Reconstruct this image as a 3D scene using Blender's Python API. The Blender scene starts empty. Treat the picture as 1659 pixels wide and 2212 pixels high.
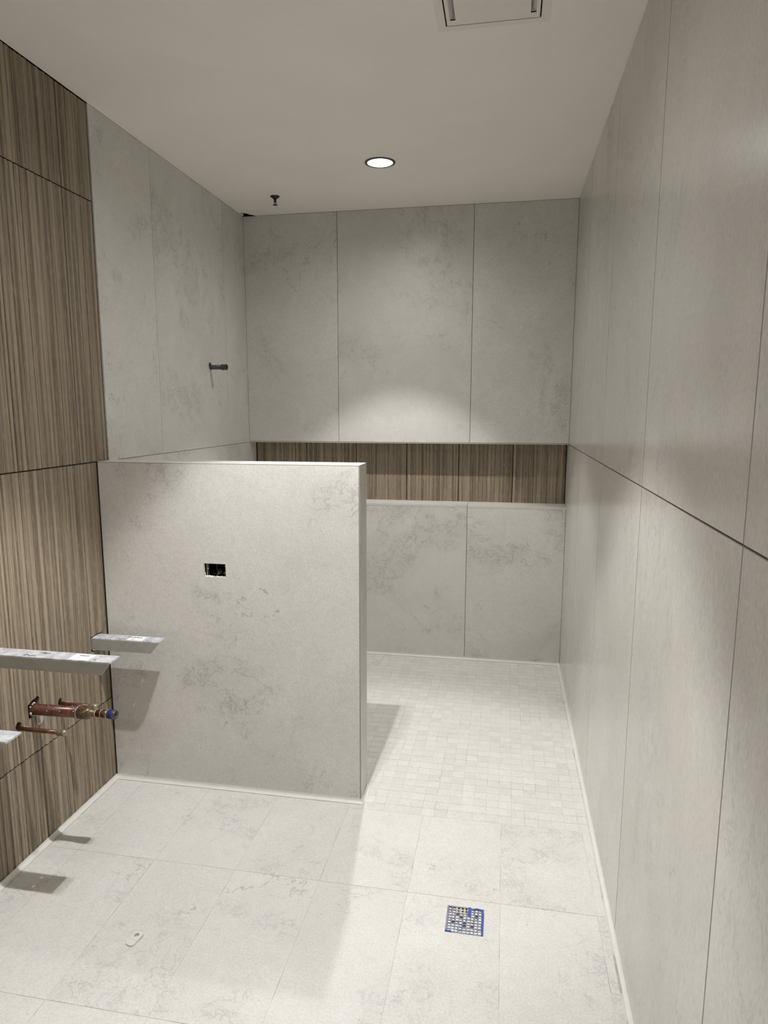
import bpy, bmesh, math, random
from mathutils import Vector, Matrix

C = bpy.context.scene
COL = C.collection

# ------------------------------------------------------------------ camera
def setup_camera():
    yaw, pitch, roll = -0.18605, -0.16036, -0.00103
    f = Vector((math.sin(yaw)*math.cos(pitch), math.cos(yaw)*math.cos(pitch), math.sin(pitch)))
    rt = Vector((math.cos(yaw), -math.sin(yaw), 0)); up = rt.cross(f)
    r2 = rt*math.cos(roll) + up*math.sin(roll)
    u2 = -rt*math.sin(roll) + up*math.cos(roll)
    cd = bpy.data.cameras.new('camera'); co = bpy.data.objects.new('camera', cd); COL.objects.link(co)
    m = Matrix((( r2.x, u2.x, -f.x, 1.51137), (r2.y, u2.y, -f.y, -3.9608), (r2.z, u2.z, -f.z, 1.47426), (0, 0, 0, 1)))
    co.matrix_world = m
    cd.sensor_fit = 'HORIZONTAL'; cd.sensor_width = 36.0
    cd.lens = 1490.162/1659*36
    cd.shift_x = 19.708/1659; cd.shift_y = 17.762/1659
    cd.clip_start = 0.02
    C.camera = co
setup_camera()

# ------------------------------------------------------------------ exposure and lamps
C.view_settings.view_transform = 'Standard'
C.view_settings.look = 'None'
C.view_settings.gamma = 1.0
C.view_settings.exposure = 0.10
C.cycles.diffuse_bounces = 8
C.cycles.max_bounces = 14
w = bpy.data.worlds.new('world'); C.world = w; w.use_nodes = True
w.node_tree.nodes['Background'].inputs[0].default_value = (0.9, 0.95, 1.0, 1)
w.node_tree.nodes['Background'].inputs[1].default_value = 0.0

LAMP = (1.0, 0.985, 0.962)
BEAM = 100.0        # narrow cone of each downlight
SPILL = 66.0       # wide spill of each downlight
CONE = 76.0

H = 2.56           # ceiling
W = 1.857          # room width
YF = -5.6          # wall behind the camera
YH, TH, XH, ZH = -1.600, 0.120, 1.0126, 1.2786   # half wall: front face, thickness, end, top
YW = -1.516        # where the timber tile ends above the half wall
ZT = 1.276         # joint height / niche head
ZN0, ZN1 = 0.925, 0.932  # niche ledge front, back
ND = 0.112         # niche depth

# ------------------------------------------------------------------ helpers
def mesh_obj(name, bm, mats, parent=None, smooth=False):
    me = bpy.data.meshes.new(name)
    bm.normal_update()
    bm.to_mesh(me); bm.free()
    for m in (mats if isinstance(mats, (list, tuple)) else [mats]): me.materials.append(m)
    if smooth:
        for p in me.polygons: p.use_smooth = True
    o = bpy.data.objects.new(name, me); COL.objects.link(o)
    if parent is not None: o.parent = parent
    return o

def thing(name, label, cat, loc=(0, 0, 0), group=None):
    o = bpy.data.objects.new(name, None); COL.objects.link(o)
    o.location = loc; o.empty_display_size = 0.05
    o['label'] = label; o['category'] = cat
    if group: o['group'] = group
    return o

def tag(o, label, cat, group=None):
    o['label'] = label; o['category'] = cat
    if group: o['group'] = group
    return o

def structure(o, label=None):
    o['kind'] = 'structure'
    if label: o['label'] = label
    return o

def tile_layer(bm):
    return bm.loops.layers.float_color.get('tile') or bm.loops.layers.float_color.new('tile')

def box(bm, x0, x1, y0, y1, z0, z1, mi=0, tile=None):
    v = [bm.verts.new(p) for p in ((x0,y0,z0),(x1,y0,z0),(x1,y1,z0),(x0,y1,z0),(x0,y0,z1),(x1,y0,z1),(x1,y1,z1),(x0,y1,z1))]
    fs = []
    for q in ((3,2,1,0),(4,5,6,7),(0,1,5,4),(1,2,6,5),(2,3,7,6),(3,0,4,7)):
        fs.append(bm.faces.new([v[i] for i in q]))
    for f_ in fs: f_.material_index = mi
    if tile is not None:
        L = tile_layer(bm)
        for f_ in fs:
            for l in f_.loops: l[L] = tile
    return fs

def prism(bm, pts, axis, a, b, mi=0, tile=None):
    """pts: outline in the two other axes (in order), extruded along axis from a to b"""
    def P(p, t):
        if axis == 0: return (t, p[0], p[1])
        if axis == 1: return (p[0], t, p[1])
        return (p[0], p[1], t)
    A = [bm.verts.new(P(p, a)) for p in pts]; B = [bm.verts.new(P(p, b)) for p in pts]
    fs = [bm.faces.new(A[::-1]), bm.faces.new(B)]
    n = len(pts)
    for i in range(n):
        fs.append(bm.faces.new((A[i], A[(i+1) % n], B[(i+1) % n], B[i])))
    for f_ in fs: f_.material_index = mi
    if tile is not None:
        L = tile_layer(bm)
        for f_ in fs:
            for l in f_.loops: l[L] = tile
    bmesh.ops.recalc_face_normals(bm, faces=fs)
    return fs

def lathe(bm, prof, origin, axis, seg=32, cap0=True, cap1=True, mi=0, wob=0.0, rnd=None):
    """prof: (distance along axis, radius)"""
    ax = Vector(axis).normalized()
    ref = Vector((0, 0, 1)) if abs(ax.z) < 0.9 else Vector((1, 0, 0))
    u = ax.cross(ref).normalized(); v = ax.cross(u)
    rings = []
    for t, r in prof:
        ring = []
        for i in range(seg):
            a = 2*math.pi*i/seg
            rr = r*(1 + (rnd.uniform(-wob, wob) if rnd else 0))
            ring.append(bm.verts.new(Vector(origin) + ax*t + u*math.cos(a)*rr + v*math.sin(a)*rr))
        rings.append(ring)
    fs = []
    for a, b in zip(rings[:-1], rings[1:]):
        for i in range(seg):
            fs.append(bm.faces.new((a[i], a[(i+1) % seg], b[(i+1) % seg], b[i])))
    if cap0: fs.append(bm.faces.new(rings[0][::-1]))
    if cap1: fs.append(bm.faces.new(rings[-1]))
    for f_ in fs: f_.material_index = mi
    bmesh.ops.recalc_face_normals(bm, faces=fs)
    return fs

def tube(bm, pts, r, seg=10, mi=0):
    pts = [Vector(p) for p in pts]
    rings = []
    for i, p in enumerate(pts):
        d = (pts[min(i+1, len(pts)-1)] - pts[max(i-1, 0)]).normalized()
        ref = Vector((0, 0, 1)) if abs(d.z) < 0.9 else Vector((1, 0, 0))
        u = d.cross(ref).normalized(); v = d.cross(u)
        rings.append([bm.verts.new(p + (u*math.cos(2*math.pi*k/seg) + v*math.sin(2*math.pi*k/seg))*r) for k in range(seg)])
    fs = []
    for a, b in zip(rings[:-1], rings[1:]):
        for i in range(seg): fs.append(bm.faces.new((a[i], a[(i+1) % seg], b[(i+1) % seg], b[i])))
    fs.append(bm.faces.new(rings[0][::-1])); fs.append(bm.faces.new(rings[-1]))
    for f_ in fs: f_.material_index = mi
    bmesh.ops.recalc_face_normals(bm, faces=fs)

def cut(o, cutter_bms):
    """boolean the cutters out of o, bake the result, remove the cutters"""
    cs = []
    for cb in cutter_bms:
        bmesh.ops.recalc_face_normals(cb, faces=cb.faces[:])
        c = mesh_obj('cutter', cb, [])
        m = o.modifiers.new('cut', 'BOOLEAN'); m.operation = 'DIFFERENCE'; m.solver = 'EXACT'; m.object = c
        cs.append(c)
    dg = bpy.context.evaluated_depsgraph_get(); dg.update()
    me = bpy.data.meshes.new_from_object(o.evaluated_get(dg), preserve_all_data_layers=True, depsgraph=dg)
    o.modifiers.clear(); old = o.data; o.data = me; bpy.data.meshes.remove(old); me.name = o.name
    for c in cs:
        cm = c.data; bpy.data.objects.remove(c); bpy.data.meshes.remove(cm)

def boxbm(*a):
    b = bmesh.new(); box(b, *a); return b

# ------------------------------------------------------------------ materials
def newmat(name):
    m = bpy.data.materials.new(name); m.use_nodes = True
    nt = m.node_tree; bs = nt.nodes['Principled BSDF']
    return m, nt, bs

def N(nt, t, **kw):
    n = nt.nodes.new(t)
    for k, v in kw.items():
        if k.startswith('i_'): n.inputs[k[2:].replace('_', ' ')].default_value = v
        else: setattr(n, k, v)
    return n

def math_(nt, op, a, b=None, c=None, clamp=False):
    n = nt.nodes.new('ShaderNodeMath'); n.operation = op; n.use_clamp = clamp
    for i, v in enumerate((a, b, c)):
        if v is None: continue
        if isinstance(v, (int, float)): n.inputs[i].default_value = v
        else: nt.links.new(v, n.inputs[i])
    return n.outputs[0]

def smooth(nt, v, lo, hi, a=0.0, b=1.0):
    n = nt.nodes.new('ShaderNodeMapRange'); n.interpolation_type = 'SMOOTHSTEP'
    nt.links.new(v, n.inputs['Value'])
    n.inputs['From Min'].default_value = lo; n.inputs['From Max'].default_value = hi
    n.inputs['To Min'].default_value = a; n.inputs['To Max'].default_value = b
    return n.outputs[0]

def mixc(nt, fac, a, b, mode='MIX'):
    n = nt.nodes.new('ShaderNodeMix'); n.data_type = 'RGBA'; n.blend_type = mode
    if isinstance(fac, (int, float)): n.inputs[0].default_value = fac
    else: nt.links.new(fac, n.inputs[0])
    for i, v in ((6, a), (7, b)):
        if isinstance(v, tuple): n.inputs[i].default_value = (*v[:3], 1)
        else: nt.links.new(v, n.inputs[i])
    return n.outputs[2]

def noise(nt, vec, scale, detail=4, rough=0.55, dist=0.0):
    n = N(nt, 'ShaderNodeTexNoise'); nt.links.new(vec, n.inputs['Vector'])
    n.inputs['Scale'].default_value = scale; n.inputs['Detail'].default_value = detail
    n.inputs['Roughness'].default_value = rough; n.inputs['Distortion'].default_value = dist
    return n.outputs['Fac']

def stone(name, base, alt, rough=0.5, vein=0.6, spec=0.5, speck=0.6, stretch=(1, 1, 1)):
    m, nt, bs = newmat(name)
    tc = N(nt, 'ShaderNodeTexCoord'); at = N(nt, 'ShaderNodeAttribute', attribute_name='tile')
    sc = N(nt, 'ShaderNodeVectorMath', operation='MULTIPLY'); sc.inputs[1].default_value = (41, 57, 73)
    nt.links.new(at.outputs['Vector'], sc.inputs[0])
    st = N(nt, 'ShaderNodeVectorMath', operation='MULTIPLY'); st.inputs[1].default_value = stretch
    nt.links.new(tc.outputs['Object'], st.inputs[0])
    ad = N(nt, 'ShaderNodeVectorMath', operation='ADD'); nt.links.new(st.outputs[0], ad.inputs[0]); nt.links.new(sc.outputs[0], ad.inputs[1])
    P = ad.outputs[0]
    broad = smooth(nt, noise(nt, P, 2.3, 6, 0.6, 0.3), 0.35, 0.68)
    col = mixc(nt, broad, base, alt)
    # pale clouds
    cl = smooth(nt, noise(nt, P, 6.0, 8, 0.65, 0.6), 0.50, 0.72)
    col = mixc(nt, math_(nt, 'MULTIPLY', cl, 0.25), col, tuple(min(1, c*1.10) for c in base))
    # mottled patches with fine squiggles, a few long cracks
    patch = smooth(nt, noise(nt, P, 2.4, 6, 0.68, 0.5), 0.51, 0.62)
    n2 = noise(nt, P, 15, 7, 0.66, 0.6)
    line = smooth(nt, math_(nt, 'ABSOLUTE', math_(nt, 'SUBTRACT', n2, 0.52)), 0.004, 0.030, 1.0, 0.0)
    col = mixc(nt, math_(nt, 'MULTIPLY', math_(nt, 'MULTIPLY', line, patch), 0.55*vein), col, tuple(c*0.62 for c in alt))
    col = mixc(nt, math_(nt, 'MULTIPLY', patch, 0.18*vein), col, tuple(c*0.80 for c in alt))
    n3 = noise(nt, P, 1.7, 9, 0.60, 0.4)
    crk = smooth(nt, math_(nt, 'ABSOLUTE', math_(nt, 'SUBTRACT', n3, 0.50)), 0.0005, 0.0045, 1.0, 0.0)
    cg = math_(nt, 'MULTIPLY', smooth(nt, noise(nt, P, 3.3, 2, 0.5), 0.55, 0.62), smooth(nt, noise(nt, P, 30, 3, 0.6), 0.40, 0.60))
    col = mixc(nt, math_(nt, 'MULTIPLY', math_(nt, 'MULTIPLY', crk, cg), 0.75*vein), col, tuple(c*0.50 for c in base))
    # pits and specks
    vo = N(nt, 'ShaderNodeTexVoronoi', feature='F1'); nt.links.new(P, vo.inputs['Vector']); vo.inputs['Scale'].default_value = 75
    sp = smooth(nt, vo.outputs['Distance'], 0.06, 0.20, 1.0, 0.0)
    gate = smooth(nt, noise(nt, P, 11, 5, 0.7, 0.4), 0.57, 0.64)
    gate = math_(nt, 'MULTIPLY', gate, math_(nt, 'ADD', math_(nt, 'MULTIPLY', patch, 0.9), 0.45))
    col = mixc(nt, math_(nt, 'MULTIPLY', math_(nt, 'MULTIPLY', sp, gate), speck), col, tuple(c*0.40 for c in base))
    v2 = N(nt, 'ShaderNodeTexVoronoi', feature='F1'); nt.links.new(P, v2.inputs['Vector']); v2.inputs['Scale'].default_value = 26
    vc = N(nt, 'ShaderNodeSeparateColor'); nt.links.new(v2.outputs['Color'], vc.inputs[0])
    pit = math_(nt, 'MULTIPLY', smooth(nt, v2.outputs['Distance'], 0.03, 0.075, 1.0, 0.0), math_(nt, 'GREATER_THAN', vc.outputs[0], 0.72))
    col = mixc(nt, math_(nt, 'MULTIPLY', pit, speck), col, tuple(c*0.35 for c in base))
    md = noise(nt, P, 34, 4, 0.65)
    col = mixc(nt, smooth(nt, md, 0.35, 0.68, 0.0, 0.30), col, tuple(c*0.84 for c in base))
    # fine grain
    gr = noise(nt, P, 160, 3, 0.7)
    g2 = N(nt, 'ShaderNodeCombineColor')
    gv = smooth(nt, gr, 0.3, 0.7, 0.91, 1.06)
    for i in range(3): nt.links.new(gv, g2.inputs[i])
    col = mixc(nt, 1.0, col, g2.outputs[0], 'MULTIPLY')
    nt.links.new(col, bs.inputs['Base Color'])
    rr = smooth(nt, broad, 0, 1, rough-0.04, rough+0.05); nt.links.new(rr, bs.inputs['Roughness'])
    bs.inputs['Specular IOR Level'].default_value = spec
    bp = N(nt, 'ShaderNodeBump'); bp.inputs['Strength'].default_value = 0.08; bp.inputs['Distance'].default_value = 0.002
    nt.links.new(gr, bp.inputs['Height']); nt.links.new(bp.outputs[0], bs.inputs['Normal'])
    return m

def timber(name, stripe_amt=1.0):
    m, nt, bs = newmat(name)
    tc = N(nt, 'ShaderNodeTexCoord'); sx = N(nt, 'ShaderNodeSeparateXYZ'); nt.links.new(tc.outputs['Object'], sx.inputs[0])
    at = N(nt, 'ShaderNodeAttribute', attribute_name='tile')
    sa = N(nt, 'ShaderNodeSeparateXYZ'); nt.links.new(at.outputs['Vector'], sa.inputs[0])
    s = math_(nt, 'ADD', math_(nt, 'ADD', sx.outputs[0], sx.outputs[1]), math_(nt, 'MULTIPLY', sa.outputs[0], 23.0))
    z = sx.outputs[2]
    def V(ss, zs, off=0.0):
        cx = N(nt, 'ShaderNodeCombineXYZ')
        nt.links.new(math_(nt, 'MULTIPLY', s, ss), cx.inputs[0]); nt.links.new(math_(nt, 'MULTIPLY', z, zs), cx.inputs[2])
        cx.inputs[1].default_value = off
        return cx.outputs[0]
    a = noise(nt, V(58, 0.7, 3), 1.0, 2, 0.5, 0.4)            # broad stripes
    b = noise(nt, V(170, 4.0, 9), 1.0, 5, 0.65, 0.8)          # grain
    c = noise(nt, V(620, 22.0, 17), 1.0, 3, 0.6)              # pores
    rib = N(nt, 'ShaderNodeAttribute', attribute_name='rib')
    rs = N(nt, 'ShaderNodeSeparateXYZ'); nt.links.new(rib.outputs['Vector'], rs.inputs[0])
    t = math_(nt, 'ADD', math_(nt, 'MULTIPLY', smooth(nt, a, 0.42, 0.58), 0.42), math_(nt, 'MULTIPLY', smooth(nt, b, 0.34, 0.66), 0.30))
    t = math_(nt, 'ADD', t, math_(nt, 'MULTIPLY', rs.outputs[0], 0.32))
    col = mixc(nt, t, (0.100, 0.076, 0.050), (0.360, 0.292, 0.212))
    col = mixc(nt, smooth(nt, c, 0.54, 0.68, 0, 0.60), col, (0.50, 0.42, 0.335))
    col = mixc(nt, smooth(nt, c, 0.28, 0.42, 0.4, 0.0), col, (0.09, 0.062, 0.04))
    nt.links.new(col, bs.inputs['Base Color'])
    bs.inputs['Roughness'].default_value = 0.55
    bp = N(nt, 'ShaderNodeBump'); bp.inputs['Strength'].default_value = 0.15; bp.inputs['Distance'].default_value = 0.002
    nt.links.new(b, bp.inputs['Height']); nt.links.new(bp.outputs[0], bs.inputs['Normal'])
    return m

def plain(name, col, rough=0.5, metal=0.0, var=0.0, scale=30, emit=None, alpha=1.0, bump=0.0, trans=0.0, col2=None, lo=0.35, hi=0.65):
    m, nt, bs = newmat(name)
    bs.inputs['Roughness'].default_value = rough; bs.inputs['Metallic'].default_value = metal
    bs.inputs['Base Color'].default_value = (*col, 1)
    if var or col2:
        tc = N(nt, 'ShaderNodeTexCoord'); nz = noise(nt, tc.outputs['Object'], scale, 6, 0.65, 0.3)
        c2 = col2 or tuple(c*(1-var) for c in col)
        nt.links.new(mixc(nt, smooth(nt, nz, lo, hi), c2, col), bs.inputs['Base Color'])
        if bump:
            bp = N(nt, 'ShaderNodeBump'); bp.inputs['Strength'].default_value = bump; bp.inputs['Distance'].default_value = 0.002
            nt.links.new(nz, bp.inputs['Height']); nt.links.new(bp.outputs[0], bs.inputs['Normal'])
    if emit:
        bs.inputs['Emission Color'].default_value = (*LAMP, 1); bs.inputs['Emission Strength'].default_value = emit
    bs.inputs['Alpha'].default_value = alpha
    if trans: bs.inputs['Transmission Weight'].default_value = trans
    return m

M = {}
M['wall'] = stone('limestone_wall_tile', (0.664, 0.653, 0.620), (0.594, 0.582, 0.547), 0.42, 1.35)
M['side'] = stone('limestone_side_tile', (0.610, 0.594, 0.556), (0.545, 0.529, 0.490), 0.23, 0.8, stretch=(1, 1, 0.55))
M['floor'] = stone('limestone_floor_tile', (0.682, 0.674, 0.648), (0.634, 0.624, 0.596), 0.48, 1.0)
M['mosaic'] = stone('limestone_mosaic', (0.695, 0.683, 0.652), (0.615, 0.600, 0.565), 0.5, 0.4)
M['wood'] = timber('timber_look_tile')
M['grout_l'] = plain('light_grout', (0.62, 0.60, 0.55), 0.9, var=0.1, scale=60)
M['grout_w'] = plain('grey_grout', (0.24, 0.23, 0.205), 0.9, var=0.15, scale=60)
M['grout_f'] = plain('floor_grout', (0.60, 0.585, 0.55), 0.9, scale=9, col2=(0.34, 0.325, 0.30), lo=0.3, hi=0.55)
M['joint'] = plain('dark_joint', (0.018, 0.016, 0.014), 0.95, var=0.3)
M['paint'] = plain('ceiling_paint', (0.87, 0.85, 0.81), 0.9, var=0.03, scale=3)
M['cove'] = plain('cove_profile', (0.70, 0.69, 0.66), 0.35, var=0.05)
M['steel'] = plain('edge_profile_steel', (0.55, 0.54, 0.51), 0.35, 0.4)
M['alu'] = plain('mill_aluminium', (0.66, 0.67, 0.71), 0.5, 0.2, scale=34, col2=(0.42, 0.43, 0.47), bump=0.05)
M['web'] = plain('dull_aluminium', (0.42, 0.41, 0.375), 0.5, 0.25, var=0.12, scale=14)
M['copper'] = plain('weathered_copper', (0.17, 0.068, 0.045), 0.34, 0.45, scale=48, col2=(0.06, 0.030, 0.021), bump=0.15)
M['brass'] = plain('tarnished_brass', (0.22, 0.145, 0.085), 0.38, 0.5, scale=70, col2=(0.07, 0.042, 0.026), bump=0.1)
M['capbrass'] = plain('pale_brass', (0.36, 0.31, 0.22), 0.4, 0.4, scale=90, col2=(0.20, 0.15, 0.09), bump=0.1)
M['solder'] = plain('solder_and_flux', (0.62, 0.58, 0.52), 0.5, 0.3, var=0.4, scale=150)
M['thinset'] = plain('mortar_crumbs', (0.80, 0.79, 0.76), 0.95, var=0.15, scale=200)
M['blue'] = plain('blue_tape', (0.035, 0.10, 0.48), 0.6, var=0.3, scale=80)
M['navy'] = plain('blue_band', (0.013, 0.02, 0.15), 0.5, var=0.2)
M['black'] = plain('black_void', (0.006, 0.005, 0.005), 0.9, var=0.2)
M['iron'] = plain('dark_galvanised_pipe', (0.12, 0.12, 0.12), 0.45, 0.6, var=0.6, scale=160, bump=0.2)
M['bronze'] = plain('dark_sprinkler_metal', (0.055, 0.045, 0.036), 0.4, 0.7, var=0.5, scale=120)
M['ring'] = plain('downlight_trim', (0.10, 0.09, 0.075), 0.6, var=0.1)
M['lens'] = plain('downlight_lens', (0.9, 0.9, 0.88), 0.4, emit=6.0)
M['white'] = plain('white_plastic', (0.70, 0.69, 0.65), 0.35, var=0.03)
M['fan'] = plain('fan_cover_white', (0.80, 0.78, 0.735), 0.6, var=0.03)
M['label'] = plain('paper_label', (0.86, 0.86, 0.87), 0.7, var=0.05, scale=60)
M['ink'] = plain('black_ink', (0.03, 0.03, 0.035), 0.7, var=0.2)
M['grate'] = plain('grate_metal', (0.36, 0.37, 0.40), 0.4, 0.5, var=0.4, scale=70)
M['gratebeige'] = plain('grate_plastic', (0.66, 0.62, 0.50), 0.5, var=0.2, scale=90)
M['mortar'] = plain('mortar_in_grate', (0.86, 0.86, 0.87), 0.4, scale=90, col2=(0.35, 0.34, 0.34), lo=0.3, hi=0.48)
M['film'] = plain('protective_film', (0.50, 0.54, 0.68), 0.25, alpha=0.06, scale=40, col2=(0.25, 0.33, 0.62))
M['wire'] = plain('grey_wire', (0.20, 0.18, 0.16), 0.5, var=0.3)
M['redwire'] = plain('red_wire', (0.30, 0.03, 0.04), 0.5, var=0.3)
M['tan'] = plain('tan_connector', (0.30, 0.24, 0.17), 0.5, var=0.4)
M['haze'] = plain('frosted_plastic', (0.55, 0.53, 0.48), 0.35, alpha=0.75, var=0.1)
M['brownpaper'] = plain('brown_backing', (0.30, 0.24, 0.17), 0.7, var=0.2)

RND = random.Random(11)
def T(): return (RND.random(), RND.random(), RND.random(), 1)

# ------------------------------------------------------------------ downlights
def downlight(x, y, label, beam=1.0, spill=1.0, twin=False):
    t = thing('downlight', label, 'ceiling light', (x, y, H), 'recessed ceiling downlights')
    bm = bmesh.new()
    lathe(bm, [(0.0, 0.056), (0.004, 0.057), (0.005, 0.061), (0.003, 0.068), (0.0, 0.0685)], (0, 0, 0), (0, 0, -1), 64, False, False)
    mesh_obj('trim_ring', bm, M['ring'], t, True)
    bm = bmesh.new(); lathe(bm, [(0.0, 0.0565), (0.002, 0.0565)], (0, 0, 0), (0, 0, -1), 64)
    mesh_obj('lens', bm, M['lens'], t)
    def spot(nm, dx, e, size, blend, rad):
        l = bpy.data.lights.new(nm, 'SPOT'); l.energy = e; l.spot_size = math.radians(size); l.spot_blend = blend
        l.shadow_soft_size = rad; l.color = LAMP
        o = bpy.data.objects.new(nm, l); COL.objects.link(o); o.location = (x+dx, y, H-0.012)
    if twin:   # the lamp throws a strong and a weak shadow edge
        spot('downlight_beam', 0.035, BEAM*beam*0.7, CONE, 0.32, 0.009)
        spot('downlight_beam', -0.035, BEAM*beam*0.3, CONE, 0.32, 0.009)
        spot('downlight_spill', 0.0, SPILL*spill, 166, 1.0, 0.03)
    else:
        spot('downlight_beam', 0.0, BEAM*beam, CONE, 0.32, 0.012)
        spot('downlight_spill', 0.0, SPILL*spill, 166, 1.0, 0.03)
    return t
downlight(0.926, -0.717, 'round recessed downlight glowing white over the shower, near the back wall', 0.66, 0.38)
downlight(0.960, -2.240, 'round recessed downlight in front of the half wall, above the vanity brackets', 1.40, 0.50, True)
downlight(0.930, -4.300, 'added fill downlight behind the camera at the entrance end, out of view', 0.85, 0.6)  # unseen extra downlight, added only to fill the room with light

# ------------------------------------------------------------------ ceiling, with the ragged hole at its back left corner
bm = bmesh.new()
pts = [(0.0, YF), (W+0.02, YF), (W+0.02, 0.0), (0.074, 0.0), (0.066, -0.016), (0.052, -0.026), (0.046, -0.045), (0.034, -0.060), (0.024, -0.072),
       (0.012, -0.074), (0.008, -0.060), (0.006, -0.040), (0.010, -0.018), (0.004, -0.008), (0.0, -0.004)]
prism(bm, pts, 2, H, H+0.02)
ceil_o = mesh_obj('ceiling', bm, [M['paint'], M['black']])
cut(ceil_o, [boxbm(1.443-0.1335, 1.443+0.1335, -1.908-0.1335, -1.908+0.1335, H-0.02, H+0.05)])
bm = bmesh.new(); bm.from_mesh(ceil_o.data)
box(bm, 0.0, 0.11, -0.11, 0.0, H+0.022, H+0.06, 1)
bm.to_mesh(ceil_o.data); bm.free()
structure(ceil_o, 'flat painted ceiling')

# ------------------------------------------------------------------ floor
bm = bmesh.new()
G = 0.0009
def floor_tile(x0, x1, y0, y1, mi, g=G):
    box(bm, x0+g, x1-g, y0+g, y1-g, -0.008, 0.0, mi, T())
xs = [0.0172, 0.129, 0.4095, 0.691, 0.9725, 1.254, 1.5355, 1.8165, W-0.0165]
ys = [YF+0.01, -5.428, -4.865, -4.302, -3.739, -3.176, -2.613, -2.055]
for i in range(len(xs)-1):
    for j in range(len(ys)-1):
        if i == 5 and j == 6:      # the tile cut round the drain, in four pieces of one pattern
            tt = T(); x0, x1, y0, y1 = xs[i]+G, xs[i+1]-G, ys[j]+G, ys[j+1]-G
            for q in ((x0, 1.381, y0, y1), (1.489, x1, y0, y1), (1.381, 1.489, y0, -2.197), (1.381, 1.489, -2.089, y1)): box(bm, *q, -0.008, 0.0, 0, tt)
            continue
        floor_tile(xs[i], xs[i+1], ys[j], ys[j+1], 0)
    y1 = YH - 0.002 if xs[i+1] < 1.0 else None
    if xs[i+1] < 1.0: floor_tile(xs[i], xs[i+1], -2.055, YH-0.0172, 0)
    else: floor_tile(xs[i], xs[i+1], -2.055, -1.6405 , 0)
box(bm, 0.9725+G, 1.03, -1.6405, YH-0.0172, -0.008, 0.0, 0, T())
# mosaic of the shower floor
mp = 0.0468; g = 0.0008
x = 1.855-0.012-0.036
mx = [W-0.0165, 1.807]
while mx[-1] - mp > 0.01: mx.append(mx[-1]-mp)
mx.append(0.012); mx = mx[::-1]
my = [-1.6405]
while my[-1] + 0.048 < -0.02: my.append(my[-1]+0.048)
my.append(-0.0165)
for i in range(len(mx)-1):
    for j in range(len(my)-1):
        x0, x1, y0, y1 = mx[i], mx[i+1], my[j], my[j+1]
        if x0 < XH+0.02 and y0 < YH+TH+0.01: 
            if x1 <= XH+0.03 or y1 < YH: 
                if x1 <= XH+0.004 or y1 < YH+0.0: continue
                x0 = XH+0.016
                if x1 - x0 < 0.008: continue
        if x1-x0 < 0.006 or y1-y0 < 0.006: continue
        box(bm, x0+g, x1-g, y0+g, y1-g, -0.008, -0.0001 - RND.random()*0.0003, 1, T())
for q in ((0.0, 1.381, YF, 0.0), (1.489, W, YF, 0.0), (1.381, 1.489, YF, -2.197), (1.381, 1.489, -2.089, 0.0)): box(bm, *q, -0.03, -0.0008, 2)
floor_o = structure(mesh_obj('floor', bm, [M['floor'], M['mosaic'], M['grout_f']]), 'pale limestone tile floor with a mosaic shower end')

# ------------------------------------------------------------------ stone walls
def slab_x(bm, xface, sgn, y0, y1, z0, z1, g=0.0013, mi=0):
    """tile on a wall of constant x; sgn=+1 faces +x"""
    a, b = (xface-0.009, xface) if sgn > 0 else (xface, xface+0.009)
    box(bm, a, b, y0+g, y1-g, z0+g, z1-g, mi, T())
def slab_y(bm, yface, x0, x1, z0, z1, g=0.0013, mi=0):
    box(bm, x0+g, x1-g, yface, yface+0.009, z0+g, z1-g, mi, T())

# right wall
bm = bmesh.new()
ry = [YF, -5.19, -4.42, -3.655, -2.89, -2.114, -1.352, -0.60, ND]
def RX(y): return W
for i in range(len(ry)-1):
    for z0, z1 in ((0, ZT), (ZT, H)):
        slab_x(bm, RX(0.5*(ry[i]+ry[i+1])), -1, ry[i], ry[i+1], z0, z1, 0.0024)
box(bm, W+0.0045, W+0.03, YF, ND+0.02, 0, H, 1)
structure(mesh_obj('wall_right', bm, [M['side'], M['grout_w']]), 'long tiled wall of tall grey limestone slabs')

# back wall with the full-width niche
bm = bmesh.new()
for a, b in zip([0.0, 0.552, 1.313], [0.552, 1.313, W]): slab_y(bm, 0.0, a, b, ZT+0.006, H)
for a, b in zip([0.0, 0.552, 1.307], [0.552, 1.307, W]): slab_y(bm, 0.0, a, b, 0.0, ZN0-0.004)
box(bm, 0, W, 0.0085, 0.03, ZT+0.006, H, 1)
box(bm, 0, W, 0.0085, 0.03, -0.01, ZN0-0.006, 1)
# niche head, ledge
box(bm, 0.0, W, 0.0, ND, ZT+0.0005, ZT+0.0055, 3)
box(bm, 0.0, W, 0.010, ND+0.02, ZT+0.006, ZT+0.03, 1)
prism(bm, [(-0.001, ZN0-0.012), (ND, ZN0-0.012), (ND, ZN1), (-0.001, ZN0)], 0, 0.0, 1.306, 0, T())
prism(bm, [(-0.001, ZN0-0.012), (ND, ZN0-0.012), (ND, ZN1), (-0.001, ZN0)], 0, 1.308, W, 0, T())
box(bm, 0.0, W, ND+0.012, ND+0.03, ZN0-0.03, ZT+0.03, 2)
structure(mesh_obj('wall_back', bm, [M['wall'], M['grout_w'], M['joint'], M['steel']]), 'tiled shower back wall with a long niche')

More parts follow.
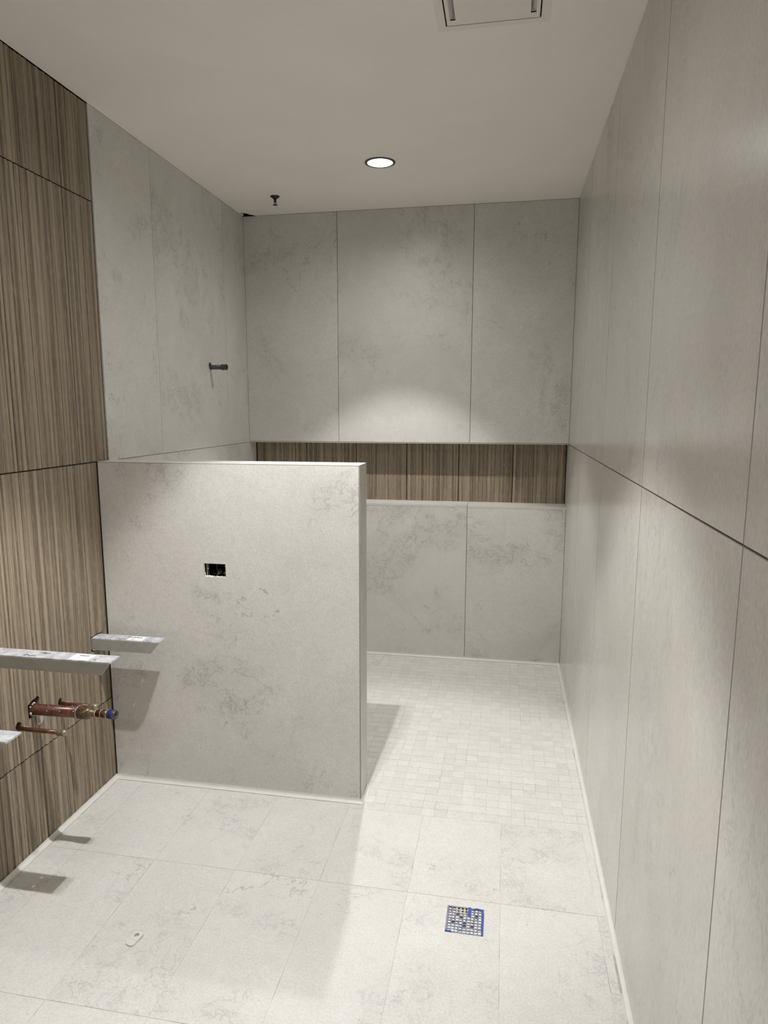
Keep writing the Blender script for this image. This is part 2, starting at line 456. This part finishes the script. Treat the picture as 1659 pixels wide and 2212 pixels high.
# ribbed timber-look tile: a solid whose face is an extruded run of ribs
def ribbed(bm, a0, a1, z0, z1, place, seed, depth=0.0045, tl=None):
    r = random.Random(seed)
    prof = []; s = a0; ribv = []
    while s < a1 - 1e-6:
        wd = r.choice([0.007, 0.009, 0.012, 0.015, 0.019, 0.024])*r.uniform(0.85, 1.15)
        if a1 - (s+wd) < 0.008: wd = a1 - s
        d = depth*min(1, wd/0.018)*r.uniform(0.6, 1.0)
        rv = r.random()
        n = 6
        for k in range(n):
            u = k/n
            prof.append((s + wd*u, -depth + d*math.sin(math.pi*u)**0.42 if u > 0 else -depth)); ribv.append(rv*(0.35 if u == 0 else 1))
        s += wd
    prof.append((a1, -depth)); ribv.append(rv)
    L = tile_layer(bm); LR = bm.loops.layers.float_color.get('rib') or bm.loops.layers.float_color.new('rib')
    F0 = [bm.verts.new(place(p[0], p[1], z0)) for p in prof]; F1 = [bm.verts.new(place(p[0], p[1], z1)) for p in prof]
    B0 = [bm.verts.new(place(p[0], -0.012, z0)) for p in prof]; B1 = [bm.verts.new(place(p[0], -0.012, z1)) for p in prof]
    fs = []
    tl = tl or T()
    for i in range(len(prof)-1):
        q = [bm.faces.new((F0[i], F0[i+1], F1[i+1], F1[i])), bm.faces.new((B0[i+1], B0[i], B1[i], B1[i+1])),
             bm.faces.new((F0[i+1], F0[i], B0[i], B0[i+1])), bm.faces.new((F1[i], F1[i+1], B1[i+1], B1[i]))]
        for f_ in q:
            for l in f_.loops: l[L] = tl; l[LR] = (ribv[i], 0, 0, 1)
        fs += q
    n = len(prof)-1
    for f_ in (bm.faces.new((F0[0], F1[0], B1[0], B0[0])), bm.faces.new((F0[n], B0[n], B1[n], F1[n]))):
        for l in f_.loops: l[L] = tl; l[LR] = (0.3, 0, 0, 1)
        fs.append(f_)
    bmesh.ops.recalc_face_normals(bm, faces=fs)

# niche lining
bm = bmesh.new()
nx = [0.004, 0.0135, 0.322, 0.631, 0.938, 1.245, 1.558, W-0.002]
nx = [0.003, 0.322, 0.631, 0.938, 1.245, 1.558, W-0.002]
for i in range(len(nx)-1):
    ribbed(bm, nx[i]+0.0020, nx[i+1]-0.0020, ZN1, ZT+0.004, lambda s, d, z: (s, ND-d-0.0045, z), 100+i, 0.0035)
structure(mesh_obj('trim_1', bm, M['wood'], None), 'ribbed timber-look tile lining the shower niche')

# left wall: stone part
bm = bmesh.new()
for a, b in zip([YW+0.002, -1.077, -0.311], [-1.077, -0.311, ND]):
    for z0, z1 in ((0, ZT), (ZT, H)): slab_x(bm, 0.0, 1, a, b, z0, z1, 0.0011)
left_o = mesh_obj('wall_left', bm, [M['wall'], M['grout_w'], M['joint']])
bmx = bmesh.new()
lathe(bmx, [(-0.03, 0.018), (0.02, 0.018)], (0, -0.531, 1.694), (1, 0, 0), 20)
cut(left_o, [bmx])
bm = bmesh.new(); bm.from_mesh(left_o.data)
box(bm, -0.03, -0.0085, YW+0.001, -0.56, 0, H, 1); box(bm, -0.03, -0.0085, -0.50, ND, 0, H, 1)
box(bm, -0.03, -0.0085, -0.56, -0.50, 0, 1.66, 1); box(bm, -0.03, -0.0085, -0.56, -0.50, 1.73, H, 1)
box(bm, -0.06, -0.03, -0.57, -0.49, 1.64, 1.75, 2)
bm.to_mesh(left_o.data); bm.free()
structure(left_o, 'left wall of the shower in tall limestone slabs')

# left wall: timber-look part
bm = bmesh.new()
wy = [YF, -5.30, -4.97, -4.645, -4.32, -3.99, -3.665, -3.34, -3.01, -2.685, -2.354, -2.025, -1.696, YW-0.002]
zz = [0.0, 0.340, ZT+0.001, 2.223, H-0.002]
k = 0
for i in range(len(wy)-1):
    for j in range(len(zz)-1):
        k += 1
        if j < 2 and i == len(wy)-2: continue
        a, b = wy[i]+0.0017, (wy[i+1] if not (j < 2 and i == len(wy)-3) else wy[i+2])-0.0017
        z0 = 0.012 if j == 0 else zz[j]+0.0022
        ribbed(bm, a, b, z0, zz[j+1]-0.0022, lambda s, d, z: (d+0.001, s, z), 200+i, 0.0055)
wood_o = mesh_obj('wall_left_timber', bm, [M['wood'], M['joint']])
PIPE = dict(big=(-2.050, 0.487), near=(-2.128, 0.461), far=(-1.915, 0.450))
def cylbm(y, z, r):
    b = bmesh.new(); lathe(b, [(-0.05, r), (0.05, r)], (0, y, z), (1, 0, 0), 14); return b
bigcut = bmesh.new()
prism(bigcut, [(-2.073, 0.466), (-2.024, 0.468), (-2.016, 0.520), (-2.026, 0.530), (-2.050, 0.522), (-2.072, 0.514)], 0, -0.05, 0.05)
cut(wood_o, [boxbm(-0.05, 0.05, -1.708, -1.632, 0.565, 0.6255), boxbm(-0.05, 0.05, -2.268, -2.192, 0.715, 0.768), boxbm(-0.05, 0.05, -2.738, -2.66, 0.712, 0.768),
             bigcut, cylbm(-2.124, 0.467, 0.0135), cylbm(-1.912, 0.457, 0.0135)])
bm = bmesh.new(); bm.from_mesh(wood_o.data)
for q in ((YF, -2.74, 0, H), (-2.74, -2.655, 0.775, H), (-2.74, -2.655, 0, 0.70), (-2.655, -2.27, 0, H), (-2.27, -2.185, 0.775, H), (-2.27, -2.185, 0, 0.71), (-2.185, -2.145, 0, H),
          (-2.145, -1.89, 0.535, H), (-2.145, -1.89, 0, 0.44), (-1.89, -1.715, 0, H), (-1.715, YW+0.001, 0.63, H), (-1.715, YW+0.001, 0, 0.56)):
    box(bm, -0.010, -0.0048, *q, 1)
box(bm, -0.035, -0.0112, YF, YW+0.001, 0, H, 1)
bm.to_mesh(wood_o.data); bm.free()
structure(wood_o, 'ribbed timber-look tile on the left wall')

# wall behind the camera
bm = bmesh.new()
for a, b in zip([0.0, 0.552, 1.313], [0.552, 1.313, W]):
    for z0, z1 in ((0, ZT), (ZT, H)): box(bm, a+0.0013, b-0.0013, YF-0.009, YF, z0, z1-0.001, 0, T())
box(bm, 0, W, YF-0.03, YF-0.009, 0, H, 1)
structure(mesh_obj('wall_front', bm, [M['wall'], M['grout_w']]), 'tiled wall at the entrance end')

# ------------------------------------------------------------------ half wall
bm = bmesh.new()
e = 0.0
# front slab, end slab, back slab, cap, as separate tiles over a core
YB = YH + TH
box(bm, 0.004, XH-0.0035, YH, YH+0.010, 0.0, ZH-0.0035, 0, T())
half_o = mesh_obj('wall_partition', bm, [M['wall'], M['grout_w'], M['steel'], M['joint']])
cut(half_o, [boxbm(0.415, 0.501, YH-0.02, YH+0.03, 0.8515, 0.9035)])
bm = bmesh.new(); bm.from_mesh(half_o.data)
box(bm, XH-0.010, XH, YH+0.0015, YB-0.0015, 0.0, ZH-0.002, 0, T())
box(bm, 0.0, XH-0.0015, YB-0.010, YB, 0.0, ZH-0.0035, 0, T())
box(bm, 0.0, XH, YH, YB, ZH-0.002, ZH, 0, T())
# metal edge profiles and dark joints
box(bm, XH-0.0030, XH-0.0008, YH-0.0004, YH+0.0012, 0.0, ZH-0.003, 1)
box(bm, 0.004, XH, YH+0.0002, YH+0.004, ZH-0.0034, ZH-0.0021, 1)
# core blocks around the box cavity
c0, c1 = YH+0.0095, YB-0.0095
box(bm, 0.0, 0.405, c0, c1, 0, ZH-0.0022, 1); box(bm, 0.511, XH-0.0095, c0, c1, 0, ZH-0.0022, 1)
box(bm, 0.405, 0.511, c0, c1, 0, 0.842, 1); box(bm, 0.405, 0.511, c0, c1, 0.915, ZH-0.0022, 1)
box(bm, 0.0, 0.0045, YH-0.0006, YH+0.003, 0.0, ZH, 3)
bm.to_mesh(half_o.data); bm.free()
structure(half_o, 'limestone-clad half wall closing off the shower')

# ------------------------------------------------------------------ cove profiles along the floor
def cove(name, path, corner_r=0.016, label=None):
    """path: list of (x, y) along the wall foot, room on the right-hand side of travel"""
    bm = bmesh.new()
    n = len(path); secs = []
    prof = []
    for k in range(7):
        a = math.pi/2*k/6
        prof.append((corner_r*(1-math.sin(a)), corner_r*(1-math.cos(a))))   # (out from wall, up)
    prof = [(0.0, corner_r)] + [(p[0], p[1]) for p in prof[::-1]][0:7]
    prof = [(0.0, 0.0), (0.0, corner_r+0.002), (0.002, corner_r+0.002)] + [(corner_r*(1-math.cos(math.pi/2*k/6))+0.0015, corner_r*(1-math.sin(math.pi/2*k/6))+0.0016) for k in range(7)] + [(corner_r+0.003, 0.0012), (corner_r+0.003, 0.0)]
    for i, p in enumerate(path):
        p = Vector(p)
        def nrm(a, b):
            d = (Vector(b)-Vector(a)).normalized(); return Vector((d.y, -d.x))
        if i == 0: nn = nrm(path[0], path[1])
        elif i == n-1: nn = nrm(path[-2], path[-1])
        else:
            n1, n2 = nrm(path[i-1], path[i]), nrm(path[i], path[i+1]); nn = (n1+n2); nn = nn/(nn.dot(n1))
        secs.append([bm.verts.new((p.x+nn.x*o_, p.y+nn.y*o_, z_)) for o_, z_ in prof])
    m_ = len(prof)
    for a, b in zip(secs[:-1], secs[1:]):
        for k in range(m_): bm.faces.new((a[k], a[(k+1) % m_], b[(k+1) % m_], b[k]))
    bm.faces.new(secs[0]); bm.faces.new(secs[-1][::-1])
    bmesh.ops.recalc_face_normals(bm, faces=bm.faces[:])
    return structure(mesh_obj(name, bm, M['cove']), label)
cove('baseboard_left', [(0.0, YF), (0.0, YH), (XH, YH), (XH, YB)], 0.0125, 'pale cove profile at the foot of the timber-look wall and half wall')
cove('baseboard_back', [(0.0, YB), (0.0, 0.0), (W, 0.0)], 0.012, 'pale cove profile along the shower floor')
cove('baseboard_right', [(W, 0.0), (W+0.009, YF)], 0.012, 'pale cove profile at the foot of the right wall')

# ------------------------------------------------------------------ exhaust fan in the ceiling
t = thing('exhaust_fan', 'square white exhaust fan cover with side slots, set in the ceiling near the right wall', 'exhaust fan', (1.443, -1.908, H))
bm = bmesh.new()
def ringbox(bm, a, b, z0, z1, mi=0):
    box(bm, -a, a, -a, -b, z0, z1, mi); box(bm, -a, a, b, a, z0, z1, mi); box(bm, -a, -b, -b, b, z0, z1, mi); box(bm, b, a, -b, b, z0, z1, mi)
ringbox(bm, 0.158, 0.1335, -0.0022, 0.0)
mesh_obj('flange', bm, M['fan'], t)
bm = bmesh.new()
for q in ((-0.1335, -0.1315, -0.1335, 0.1335), (0.1315, 0.1335, -0.1335, 0.1335), (-0.1335, 0.1335, -0.1335, -0.1315), (-0.1335, 0.1335, 0.1315, 0.1335)): box(bm, *q, 0.0, 0.045)
box(bm, -0.1335, 0.1335, -0.1335, 0.1335, 0.045, 0.048)
mesh_obj('housing', bm, M['joint'], t)
bm = bmesh.new()
a = 0.1295; f0, f1 = -0.0022, 0.0012
box(bm, -a, -0.120, -a, a, f0, f1); box(bm, 0.120, a, -a, a, f0, f1)
box(bm, -0.104, 0.104, -a, a, f0, f1)
for s_ in (-1, 1):
    for y0, y1 in ((-a, -0.104), (0.104, a)): box(bm, min(s_*0.120, s_*0.104), max(s_*0.120, s_*0.104), y0, y1, f0, f1)
    prism(bm, [(s_*0.120, f0+0.0004), (s_*0.1215, f1), (s_*0.104, 0.024), (s_*0.1025, 0.022)], 1, -0.106, 0.106)   # sloping back of the slot
    prism(bm, [(s_*0.120, f0+0.0006), (s_*0.104, 0.022), (s_*0.104, f0+0.0006)], 1, 0.104, 0.107)
mesh_obj('cover', bm, M['fan'], t)

# ------------------------------------------------------------------ fire sprinkler
t = thing('fire_sprinkler', 'small dark pendent fire sprinkler hanging from the ceiling near the back left corner', 'sprinkler', (0.303, -0.328, H))
bm = bmesh.new(); lathe(bm, [(0.0, 0.024), (0.002, 0.024), (0.006, 0.019), (0.012, 0.011), (0.014, 0.0085)], (0, 0, 0), (0, 0, -1), 28)
mesh_obj('escutcheon', bm, M['bronze'], t, True)
bm = bmesh.new(); lathe(bm, [(0.012, 0.007), (0.022, 0.0075), (0.0225, 0.0055), (0.030, 0.0055)], (0, 0, 0), (0, 0, -1), 20)
for s in (-1, 1): tube(bm, [(s*0.005, 0, -0.024), (s*0.0065, 0, -0.030), (s*0.005, 0, -0.038), (s*0.0015, 0, -0.041)], 0.0016, 8)
mesh_obj('body', bm, M['bronze'], t, True)
bm = bmesh.new(); tube(bm, [(0, 0, -0.029), (0, 0, -0.040)], 0.0018, 10)
mesh_obj('glass_bulb', bm, M['solder'], t)
bm = bmesh.new()
for k in range(12):
    a0 = 2*math.pi*k/12
    pr = [(math.cos(a0-0.2)*0.004, math.sin(a0-0.2)*0.004), (math.cos(a0-0.19)*0.0125, math.sin(a0-0.19)*0.0125), (math.cos(a0+0.19)*0.0125, math.sin(a0+0.19)*0.0125), (math.cos(a0+0.2)*0.004, math.sin(a0+0.2)*0.004)]
    prism(bm, pr, 2, -0.0430, -0.0415)
lathe(bm, [(0.0405, 0.007), (0.0435, 0.007)], (0, 0, 0), (0, 0, -1), 16)
mesh_obj('deflector', bm, M['bronze'], t)

# ------------------------------------------------------------------ shower arm stub
t = thing('shower_pipe_stub', 'dark threaded pipe stub sticking out of the shower left wall, for the shower head', 'pipe', (0.0, -0.531, 1.686))
rr = random.Random(4)
bm = bmesh.new()
lathe(bm, [(-0.04, 0.0125), (0.004, 0.0125), (0.006, 0.0115), (0.066, 0.0115)], (0, 0, 0), (1, 0, 0), 28)
mesh_obj('pipe', bm, M['iron'], t, True)
bm = bmesh.new()
lathe(bm, [(0.060, 0.0125), (0.062, 0.0150), (0.074, 0.0152), (0.076, 0.0138), (0.079, 0.0138), (0.081, 0.0150), (0.0915, 0.0150), (0.0915, 0.0105), (0.080, 0.0105)], (0, 0, 0), (1, 0, 0), 8)
mesh_obj('threaded_cap', bm, M['iron'], t)

# ------------------------------------------------------------------ vanity brackets
def bracket(x_tip, yc, z, half, web, mitre, label, prints=True):
    L_ = x_tip
    t = thing('vanity_bracket', label, 'bracket', (0.0, yc, z), 'aluminium vanity brackets in the timber wall')
    y0, y1 = -half, half
    bm = bmesh.new()
    box(bm, -0.011, L_, y0, y1, -0.0045, 0.0)
    fl = mesh_obj('top_flange', bm, M['alu'], t)
    # pairs of round screw holes near the tip and near the wall
    cs = []
    for hx in (L_-0.055, 0.045):
        for hy in (y0+0.015, y1-0.012):
            b_ = bmesh.new(); lathe(b_, [(-0.02, 0.0036), (0.02, 0.0036)], (hx, hy, 0), (0, 0, 1), 12)
            bmesh.ops.translate(b_, verts=b_.verts[:], vec=(0, yc, z)); cs.append(b_)
    bpy.context.view_layer.update()
    cut_local(fl, cs)
    bm = bmesh.new()
    prism(bm, [(-0.011, -0.0045), (-0.011, -web), (L_-mitre, -web), (L_-0.001, -0.0046)], 1, y0, y0+0.0045)
    mesh_obj('web', bm, M['web'], t)
    bm = bmesh.new()
    s0 = L_-0.135; s1 = L_-0.072
    box(bm, s0, s1, y0+0.006, y1-0.006, 0.0, 0.0003)
    lb = mesh_obj('label', bm, M['label'], t)
    bm = bmesh.new(); r = random.Random(int(abs(yc)*100))
    xx = s0+0.018
    while xx < s1-0.014:
        ww = r.uniform(0.001, 0.003); box(bm, xx, xx+ww, y1-0.022, y1-0.013, 0.0003, 0.0005); xx += ww + r.uniform(0.0008, 0.002)
    for q in range(3):
        box(bm, s0+0.012, s0+0.012+r.uniform(0.012, 0.026), y0+0.012+q*0.006, y0+0.0128+q*0.006, 0.0003, 0.0005)
    mesh_obj('print', bm, M['ink'], lb)
    # pen scrawl on the metal
    bm = bmesh.new()
    px = L_*0.33
    pts_ = [(px+0.000, y0+0.010), (px+0.012, y0+0.016), (px+0.018, y0+0.008), (px+0.026, y0+0.013), (px+0.040, y0+0.010)]
    tube(bm, [(a_, b_, 0.0003) for a_, b_ in pts_], 0.0009, 6)
    pts_ = [(px+0.038, y1-0.020), (px+0.050, y1-0.012), (px+0.056, y1-0.018), (px+0.048, y1-0.022), (px+0.062, y1-0.016), (px+0.070, y1-0.020)]
    if prints: tube(bm, [(a_, b_, 0.0003) for a_, b_ in pts_], 0.0009, 6)
    mesh_obj('pen_mark', bm, M['ink'], t)
    # mortar smeared round the root
    bm = bmesh.new()
    tube(bm, [(0.001, y0-0.001, -web-0.001), (0.004, y0+0.012, -web-0.004), (0.003, y0+0.026, -web+0.001)], 0.0016, 6)
    mesh_obj('mortar_smear', bm, M['thinset'], t)
    return t
def cut_local(o, cs):
    off = o.matrix_world.translation.copy()
    for c in cs: bmesh.ops.translate(c, verts=c.verts[:], vec=(0, 0, 0))
    cut(o, cs)
bracket(0.271, -1.6745, 0.620, 0.0268, 0.046, 0.036, 'shortest aluminium angle bracket, lowest set, beside the half wall')
bracket(0.420, -2.2300, 0.760, 0.0278, 0.040, 0.028, 'long aluminium angle bracket with barcode label, middle one of three above the copper pipes')
bracket(0.464, -2.7070, 0.760, 0.0250, 0.046, 0.052, 'aluminium angle bracket nearest the camera, cut off by the left edge of the photo', False)

# ------------------------------------------------------------------ copper pipes
t = thing('copper_drain_pipe', 'thick brown copper drain pipe with reducer and blue-ringed open end', 'pipe', (0.0, -2.050, 0.492))
bm = bmesh.new(); lathe(bm, [(-0.0110, 0.0204), (0.004, 0.0204), (0.010, 0.0185), (0.180, 0.0185)], (0, 0, 0), (1, 0, 0.02), 40)
mesh_obj('pipe', bm, M['copper'], t, True)
bm = bmesh.new(); lathe(bm, [(0.166, 0.0186), (0.166, 0.0209), (0.196, 0.0213), (0.204, 0.0202), (0.210, 0.0158), (0.212, 0.0127), (0.232, 0.0123)], (0, 0, 0), (1, 0, 0.02), 40)
mesh_obj('reducer_coupling', bm, M['brass'], t, True)
bm = bmesh.new(); lathe(bm, [(0.205, 0.0117), (0.248, 0.0117), (0.248, 0.0128), (0.272, 0.0128)], (0, 0, 0), (1, 0, 0.02), 36)
mesh_obj('tail_pipe', bm, M['copper'], t, True)
bm = bmesh.new(); lathe(bm, [(0.270, 0.0096), (0.270, 0.0140), (0.274, 0.0148), (0.299, 0.0145), (0.300, 0.0137), (0.300, 0.0099), (0.270, 0.0096)], (0, 0, 0), (1, 0, 0.02), 36, False, False)
mesh_obj('end_collar', bm, M['iron'], t, True)
bm = bmesh.new(); lathe(bm, [(0.277, 0.0149), (0.278, 0.0154), (0.290, 0.0153), (0.291, 0.0148)], (0, 0, 0), (1, 0, 0.02), 36, False, False)
mesh_obj('blue_ring', bm, M['navy'], t, True)
bm = bmesh.new()
for x_, r_ in ((0.166, 0.0209), (0.229, 0.0122), (0.248, 0.0125), (0.270, 0.0137)):
    lathe(bm, [(x_-0.0012, r_), (x_, r_+0.0012), (x_+0.0012, r_)], (0, 0, 0), (1, 0, 0.02), 36, False, False, 0, 0.03, rr)
for k in range(26):
    x_ = rr.choice((rr.uniform(0.01, 0.2), rr.uniform(0.135, 0.17))); a_ = rr.uniform(0.3, 2.8); r_ = 0.0186 if x_ < 0.165 else 0.0212
    c_ = Vector((x_, -math.cos(a_)*r_, math.sin(a_)*r_ + x_*0.02)); s_ = rr.uniform(0.0008, 0.0024)
    bmesh.ops.create_icosphere(bm, subdivisions=1, radius=s_, matrix=Matrix.Translation(c_))
mesh_obj('solder_drips', bm, M['solder'], t)
bm = bmesh.new()
for k in range(22):
    a_ = rr.uniform(0, 6.28); s_ = rr.uniform(0.0015, 0.0035)
    bmesh.ops.create_icosphere(bm, subdivisions=1, radius=s_, matrix=Matrix.Translation((rr.uniform(0, 0.0046), math.cos(a_)*0.0205, math.sin(a_)*0.0205)))
mesh_obj('mortar_collar', bm, M['thinset'], t)

def supply(y, z, L_, label):
    t = thing('copper_supply_pipe', label, 'pipe', (0.0, y, z), 'thin copper supply stubs')
    bm = bmesh.new(); lathe(bm, [(-0.0110, 0.0071), (L_-0.012, 0.0071)], (0, 0, 0), (1, 0, -0.01), 28)
    mesh_obj('pipe', bm, M['copper'], t, True)
    bm = bmesh.new(); lathe(bm, [(L_-0.030, 0.0075), (L_-0.029, 0.0096), (L_-0.010, 0.0100), (L_-0.008, 0.0112), (L_-0.004, 0.0112), (L_+0.003, 0.0092), (L_+0.005, 0.0046)], (0, 0, 0), (1, 0, -0.01), 28)
    mesh_obj('end_cap', bm, M['capbrass'], t, True)
    bm = bmesh.new()
    for x_ in (0.022, 0.030, 0.036):
        bmesh.ops.create_icosphere(bm, subdivisions=1, radius=0.0022, matrix=Matrix.Translation((x_, 0.003, 0.0058)))
    lathe(bm, [(L_-0.0315, 0.0075), (L_-0.030, 0.0085), (L_-0.0285, 0.0075)], (0, 0, 0), (1, 0, -0.01), 28, False, False)
    mesh_obj('solder_drips', bm, M['solder'], t)
supply(-2.128, 0.462, 0.168, 'thin copper supply stub with brass cap, on the camera side of the thick drain pipe')
supply(-1.915, 0.453, 0.140, 'thin capped copper stub mostly hidden behind the thick drain pipe')

# plastic tag hanging under the thick pipe
bm = bmesh.new()
prism(bm, [(0.0, 0.0), (0.0, -0.030), (0.008, -0.038), (0.022, -0.038), (0.032, -0.030), (0.034, -0.010), (0.028, 0.0)], 0, 0.0, 0.0012)
o = mesh_obj('plastic_tag', bm, M['haze']); o.location = (0.004, -2.045, 0.468)
tag(o, 'small frosted plastic tag stuck on the timber wall below the thick copper pipe', 'tag')
bm = bmesh.new(); prism(bm, [(0.004, -0.008), (0.004, -0.030), (0.014, -0.030), (0.011, -0.008)], 0, 0.0013, 0.0016)
mesh_obj('brown_patch', bm, M['brownpaper'], o)

# ------------------------------------------------------------------ electrical box in the half wall
t = thing('electrical_box', 'dark open outlet box with loose wires, cut into the half wall front', 'outlet box', (0.458, YH+0.0105, 0.8775))
bm = bmesh.new()
w2, h2, dp = 0.0475, 0.0305, 0.06
box(bm, -w2, w2, dp-0.002, dp, -h2, h2)
box(bm, -w2, -w2+0.002, 0.002, dp, -h2, h2); box(bm, w2-0.002, w2, 0.002, dp, -h2, h2)
box(bm, -w2, w2, 0.002, dp, h2-0.002, h2); box(bm, -w2, w2, 0.002, dp, -h2, -h2+0.002)
mesh_obj('housing', bm, M['black'], t)
bm = bmesh.new()
box(bm, -0.0385, -0.036, 0.004, 0.02, -0.026, 0.026)
mesh_obj('mounting_ear', bm, M['steel'], t)
for q in ((-0.033, 0.0035, 0.004), (0.036, 0.0025, 0.015)):
    bm = bmesh.new(); lathe(bm, [(0.003, q[1]), (0.006, q[1])], (q[0], 0, q[2]), (0, 1, 0), 12); mesh_obj('screw', bm, M['steel'], t)
def wire(nm, pts_, r, mat): 
    b = bmesh.new(); tube(b, pts_, r, 8); mesh_obj(nm, b, mat, t)
wire('wire', [(0.000, 0.02, -0.021), (0.004, 0.015, -0.004), (0.010, 0.016, 0.001), (0.020, 0.02, -0.019)], 0.0012, M['wire'])
wire('wire', [(-0.020, 0.02, -0.016), (-0.008, 0.014, -0.018), (0.002, 0.012, -0.021)], 0.0011, M['wire'])
wire('wire', [(-0.002, 0.03, 0.026), (-0.006, 0.02, 0.008), (-0.001, 0.014, -0.006), (0.0, 0.016, -0.022)], 0.0010, M['wire'])
wire('wire', [(0.014, 0.014, 0.027), (0.018, 0.010, 0.019), (0.023, 0.014, 0.026)], 0.0018, M['redwire'])
for px_, pz_ in ((0.006, -0.016), (0.031, -0.014)):
    b = bmesh.new(); lathe(b, [(0.0, 0.003), (0.002, 0.0052), (0.012, 0.0065), (0.016, 0.0058)], (px_, 0.008, pz_), (0.1, 1, 0.25), 10)
    mesh_obj('wire_nut', b, M['tan'], t)
bm = bmesh.new(); r = random.Random(9)
for k in range(46):
    u = k/45; x_ = -0.040 + 0.081*u
    s_ = r.uniform(0.0018, 0.0034)*(1.2 if u < 0.4 else 0.75)
    bmesh.ops.create_icosphere(bm, subdivisions=1, radius=s_, matrix=Matrix.Translation((x_, r.uniform(-0.008, 0.004), -0.0255 + r.uniform(0, 0.002))))
for k in range(7):
    bmesh.ops.create_icosphere(bm, subdivisions=1, radius=0.0020, matrix=Matrix.Translation((-0.0405, -0.006, -0.022+k*0.0018)))
mesh_obj('mortar_crumbs', bm, M['thinset'], t)

# ------------------------------------------------------------------ floor drain
t = thing('floor_drain', 'square floor drain grate taped over with blue tape and torn film', 'drain', (1.435, -2.143, 0.0))
bm = bmesh.new()
ringbox(bm, 0.0535, 0.0495, -0.009, 0.0006)
mesh_obj('frame', bm, M['grate'], t)
bm = bmesh.new(); box(bm, -0.0495, 0.0495, -0.0495, 0.0495, -0.012, -0.009)
mesh_obj('sump', bm, M['black'], t)
n = 9; pitch = 0.099/n
bars = bmesh.new(); barb = bmesh.new()
for k in range(1, n):
    p_ = -0.0495 + k*pitch
    box(bars, p_-0.0013, p_+0.0013, -0.0495, 0.0495, -0.003, 0.0)
    box(bars, -0.0495, 0.0495, p_-0.0013, p_+0.0013, -0.0032, -0.0001)
for k in range(n+1):   # raised cross ribs
    pass
mesh_obj('grid', bars, M['grate'], t)
bm = bmesh.new(); r = random.Random(3)
for i in range(n):
    for j in range(n):
        x0 = -0.0495+i*pitch; y0 = -0.0495+j*pitch
        if j >= n-2 and 2 <= i <= 4: continue       # torn corner: open cells
        if (i, j) in ((1, 3),): continue
        if r.random() < 0.08: continue
        box(bm, x0+0.0014, x0+pitch-r.uniform(0.0014, 0.0035), y0+0.0014, y0+pitch-r.uniform(0.0014, 0.003), -0.008, -0.0008-r.random()*0.0018)
mesh_obj('mortar_fill', bm, M['mortar'], t)
bm = bmesh.new()
for p_ in (-0.0245, -0.0130, -0.0020): box(bm, p_-0.0016, p_+0.0016, 0.024, 0.0475, -0.0002, 0.0010)
for p_ in (0.0290, 0.0395): box(bm, -0.028, 0.004, p_-0.0015, p_+0.0015, -0.0002, 0.0009)
lathe(bm, [(0.0, 0.0032), (0.0014, 0.0032), (0.0014, 0.0016), (0.0, 0.0016)], (-0.004, 0.026, 0), (0, 0, 1), 14, False, False)
mesh_obj('bare_bars', bm, M['gratebeige'], t)
bm = bmesh.new()
prism(bm, [(-0.053, -0.053), (0.053, -0.053), (0.053, 0.050), (0.020, 0.051), (0.0075, 0.047), (0.0070, 0.022), (-0.004, 0.020), (-0.0290, 0.050), (-0.053, 0.053)], 2, 0.0014, 0.0017)
mesh_obj('film', bm, M['film'], t)
bm = bmesh.new()
bm.free()
for q in ([(0.0075, 0.018), (0.0150, 0.018), (0.0165, 0.0525), (0.0085, 0.0535)], [(0.0490, -0.0530), (0.0540, -0.0535), (0.0545, 0.036), (0.0500, 0.034)],
          [(-0.0540, -0.0535), (-0.034, -0.0535), (-0.036, -0.0500), (-0.0535, -0.0480)], [(0.026, 0.046), (0.032, 0.050), (0.044, 0.046), (0.050, 0.036), (0.052, 0.049), (0.034, 0.053), (0.026, 0.051)]):
    bm = bmesh.new(); prism(bm, q, 2, 0.0018, 0.0024); mesh_obj('blue_tape', bm, M['blue'], t)

# ------------------------------------------------------------------ tile levelling wedge lying on the floor
t = thing('levelling_wedge', 'small white plastic tile-levelling clip lying on the floor tiles', 'plastic clip', (0.5265, -2.392, 0.0))
t.rotation_euler = (0, 0, math.radians(-14))
bm = bmesh.new()
out = []
for k in range(9):
    a_ = math.pi + math.pi*k/8
    out.append((0.0145*math.cos(a_), -0.014 + 0.008*math.sin(a_)))
out += [(0.0145, 0.022), (0.006, 0.026), (-0.0145, 0.022)]
A = [bm.verts.new((p[0], p[1], 0.0002)) for p in out]
B = [bm.verts.new((p[0], p[1], 0.004 + (p[1]+0.022)*0.12)) for p in out]
bm.faces.new(A[::-1]); bm.faces.new(B)
for k in range(len(out)): bm.faces.new((A[k], A[(k+1) % len(out)], B[(k+1) % len(out)], B[k]))
bmesh.ops.recalc_face_normals(bm, faces=bm.faces[:])
wd = mesh_obj('body', bm, M['white'], t)
bpy.context.view_layer.update()
cb = bmesh.new(); lathe(cb, [(-0.01, 0.0072), (0.02, 0.0072)], (0, 0, 0), (0, 0, 1), 18)
bmesh.ops.transform(cb, matrix=t.matrix_world @ Matrix.Translation((-0.001, 0.012, 0)), verts=cb.verts[:])
cut(wd, [cb])
bm = bmesh.new(); box(bm, -0.012, 0.012, -0.0035, -0.0028, 0.0060, 0.0068)
mesh_obj('ridge', bm, M['white'], t)

for o in bpy.data.objects:
    if o.parent is not None and o.name.split('.')[0] in ('solder_drips', 'mortar_crumbs', 'mortar_collar', 'mortar_fill'): o['kind'] = 'stuff'
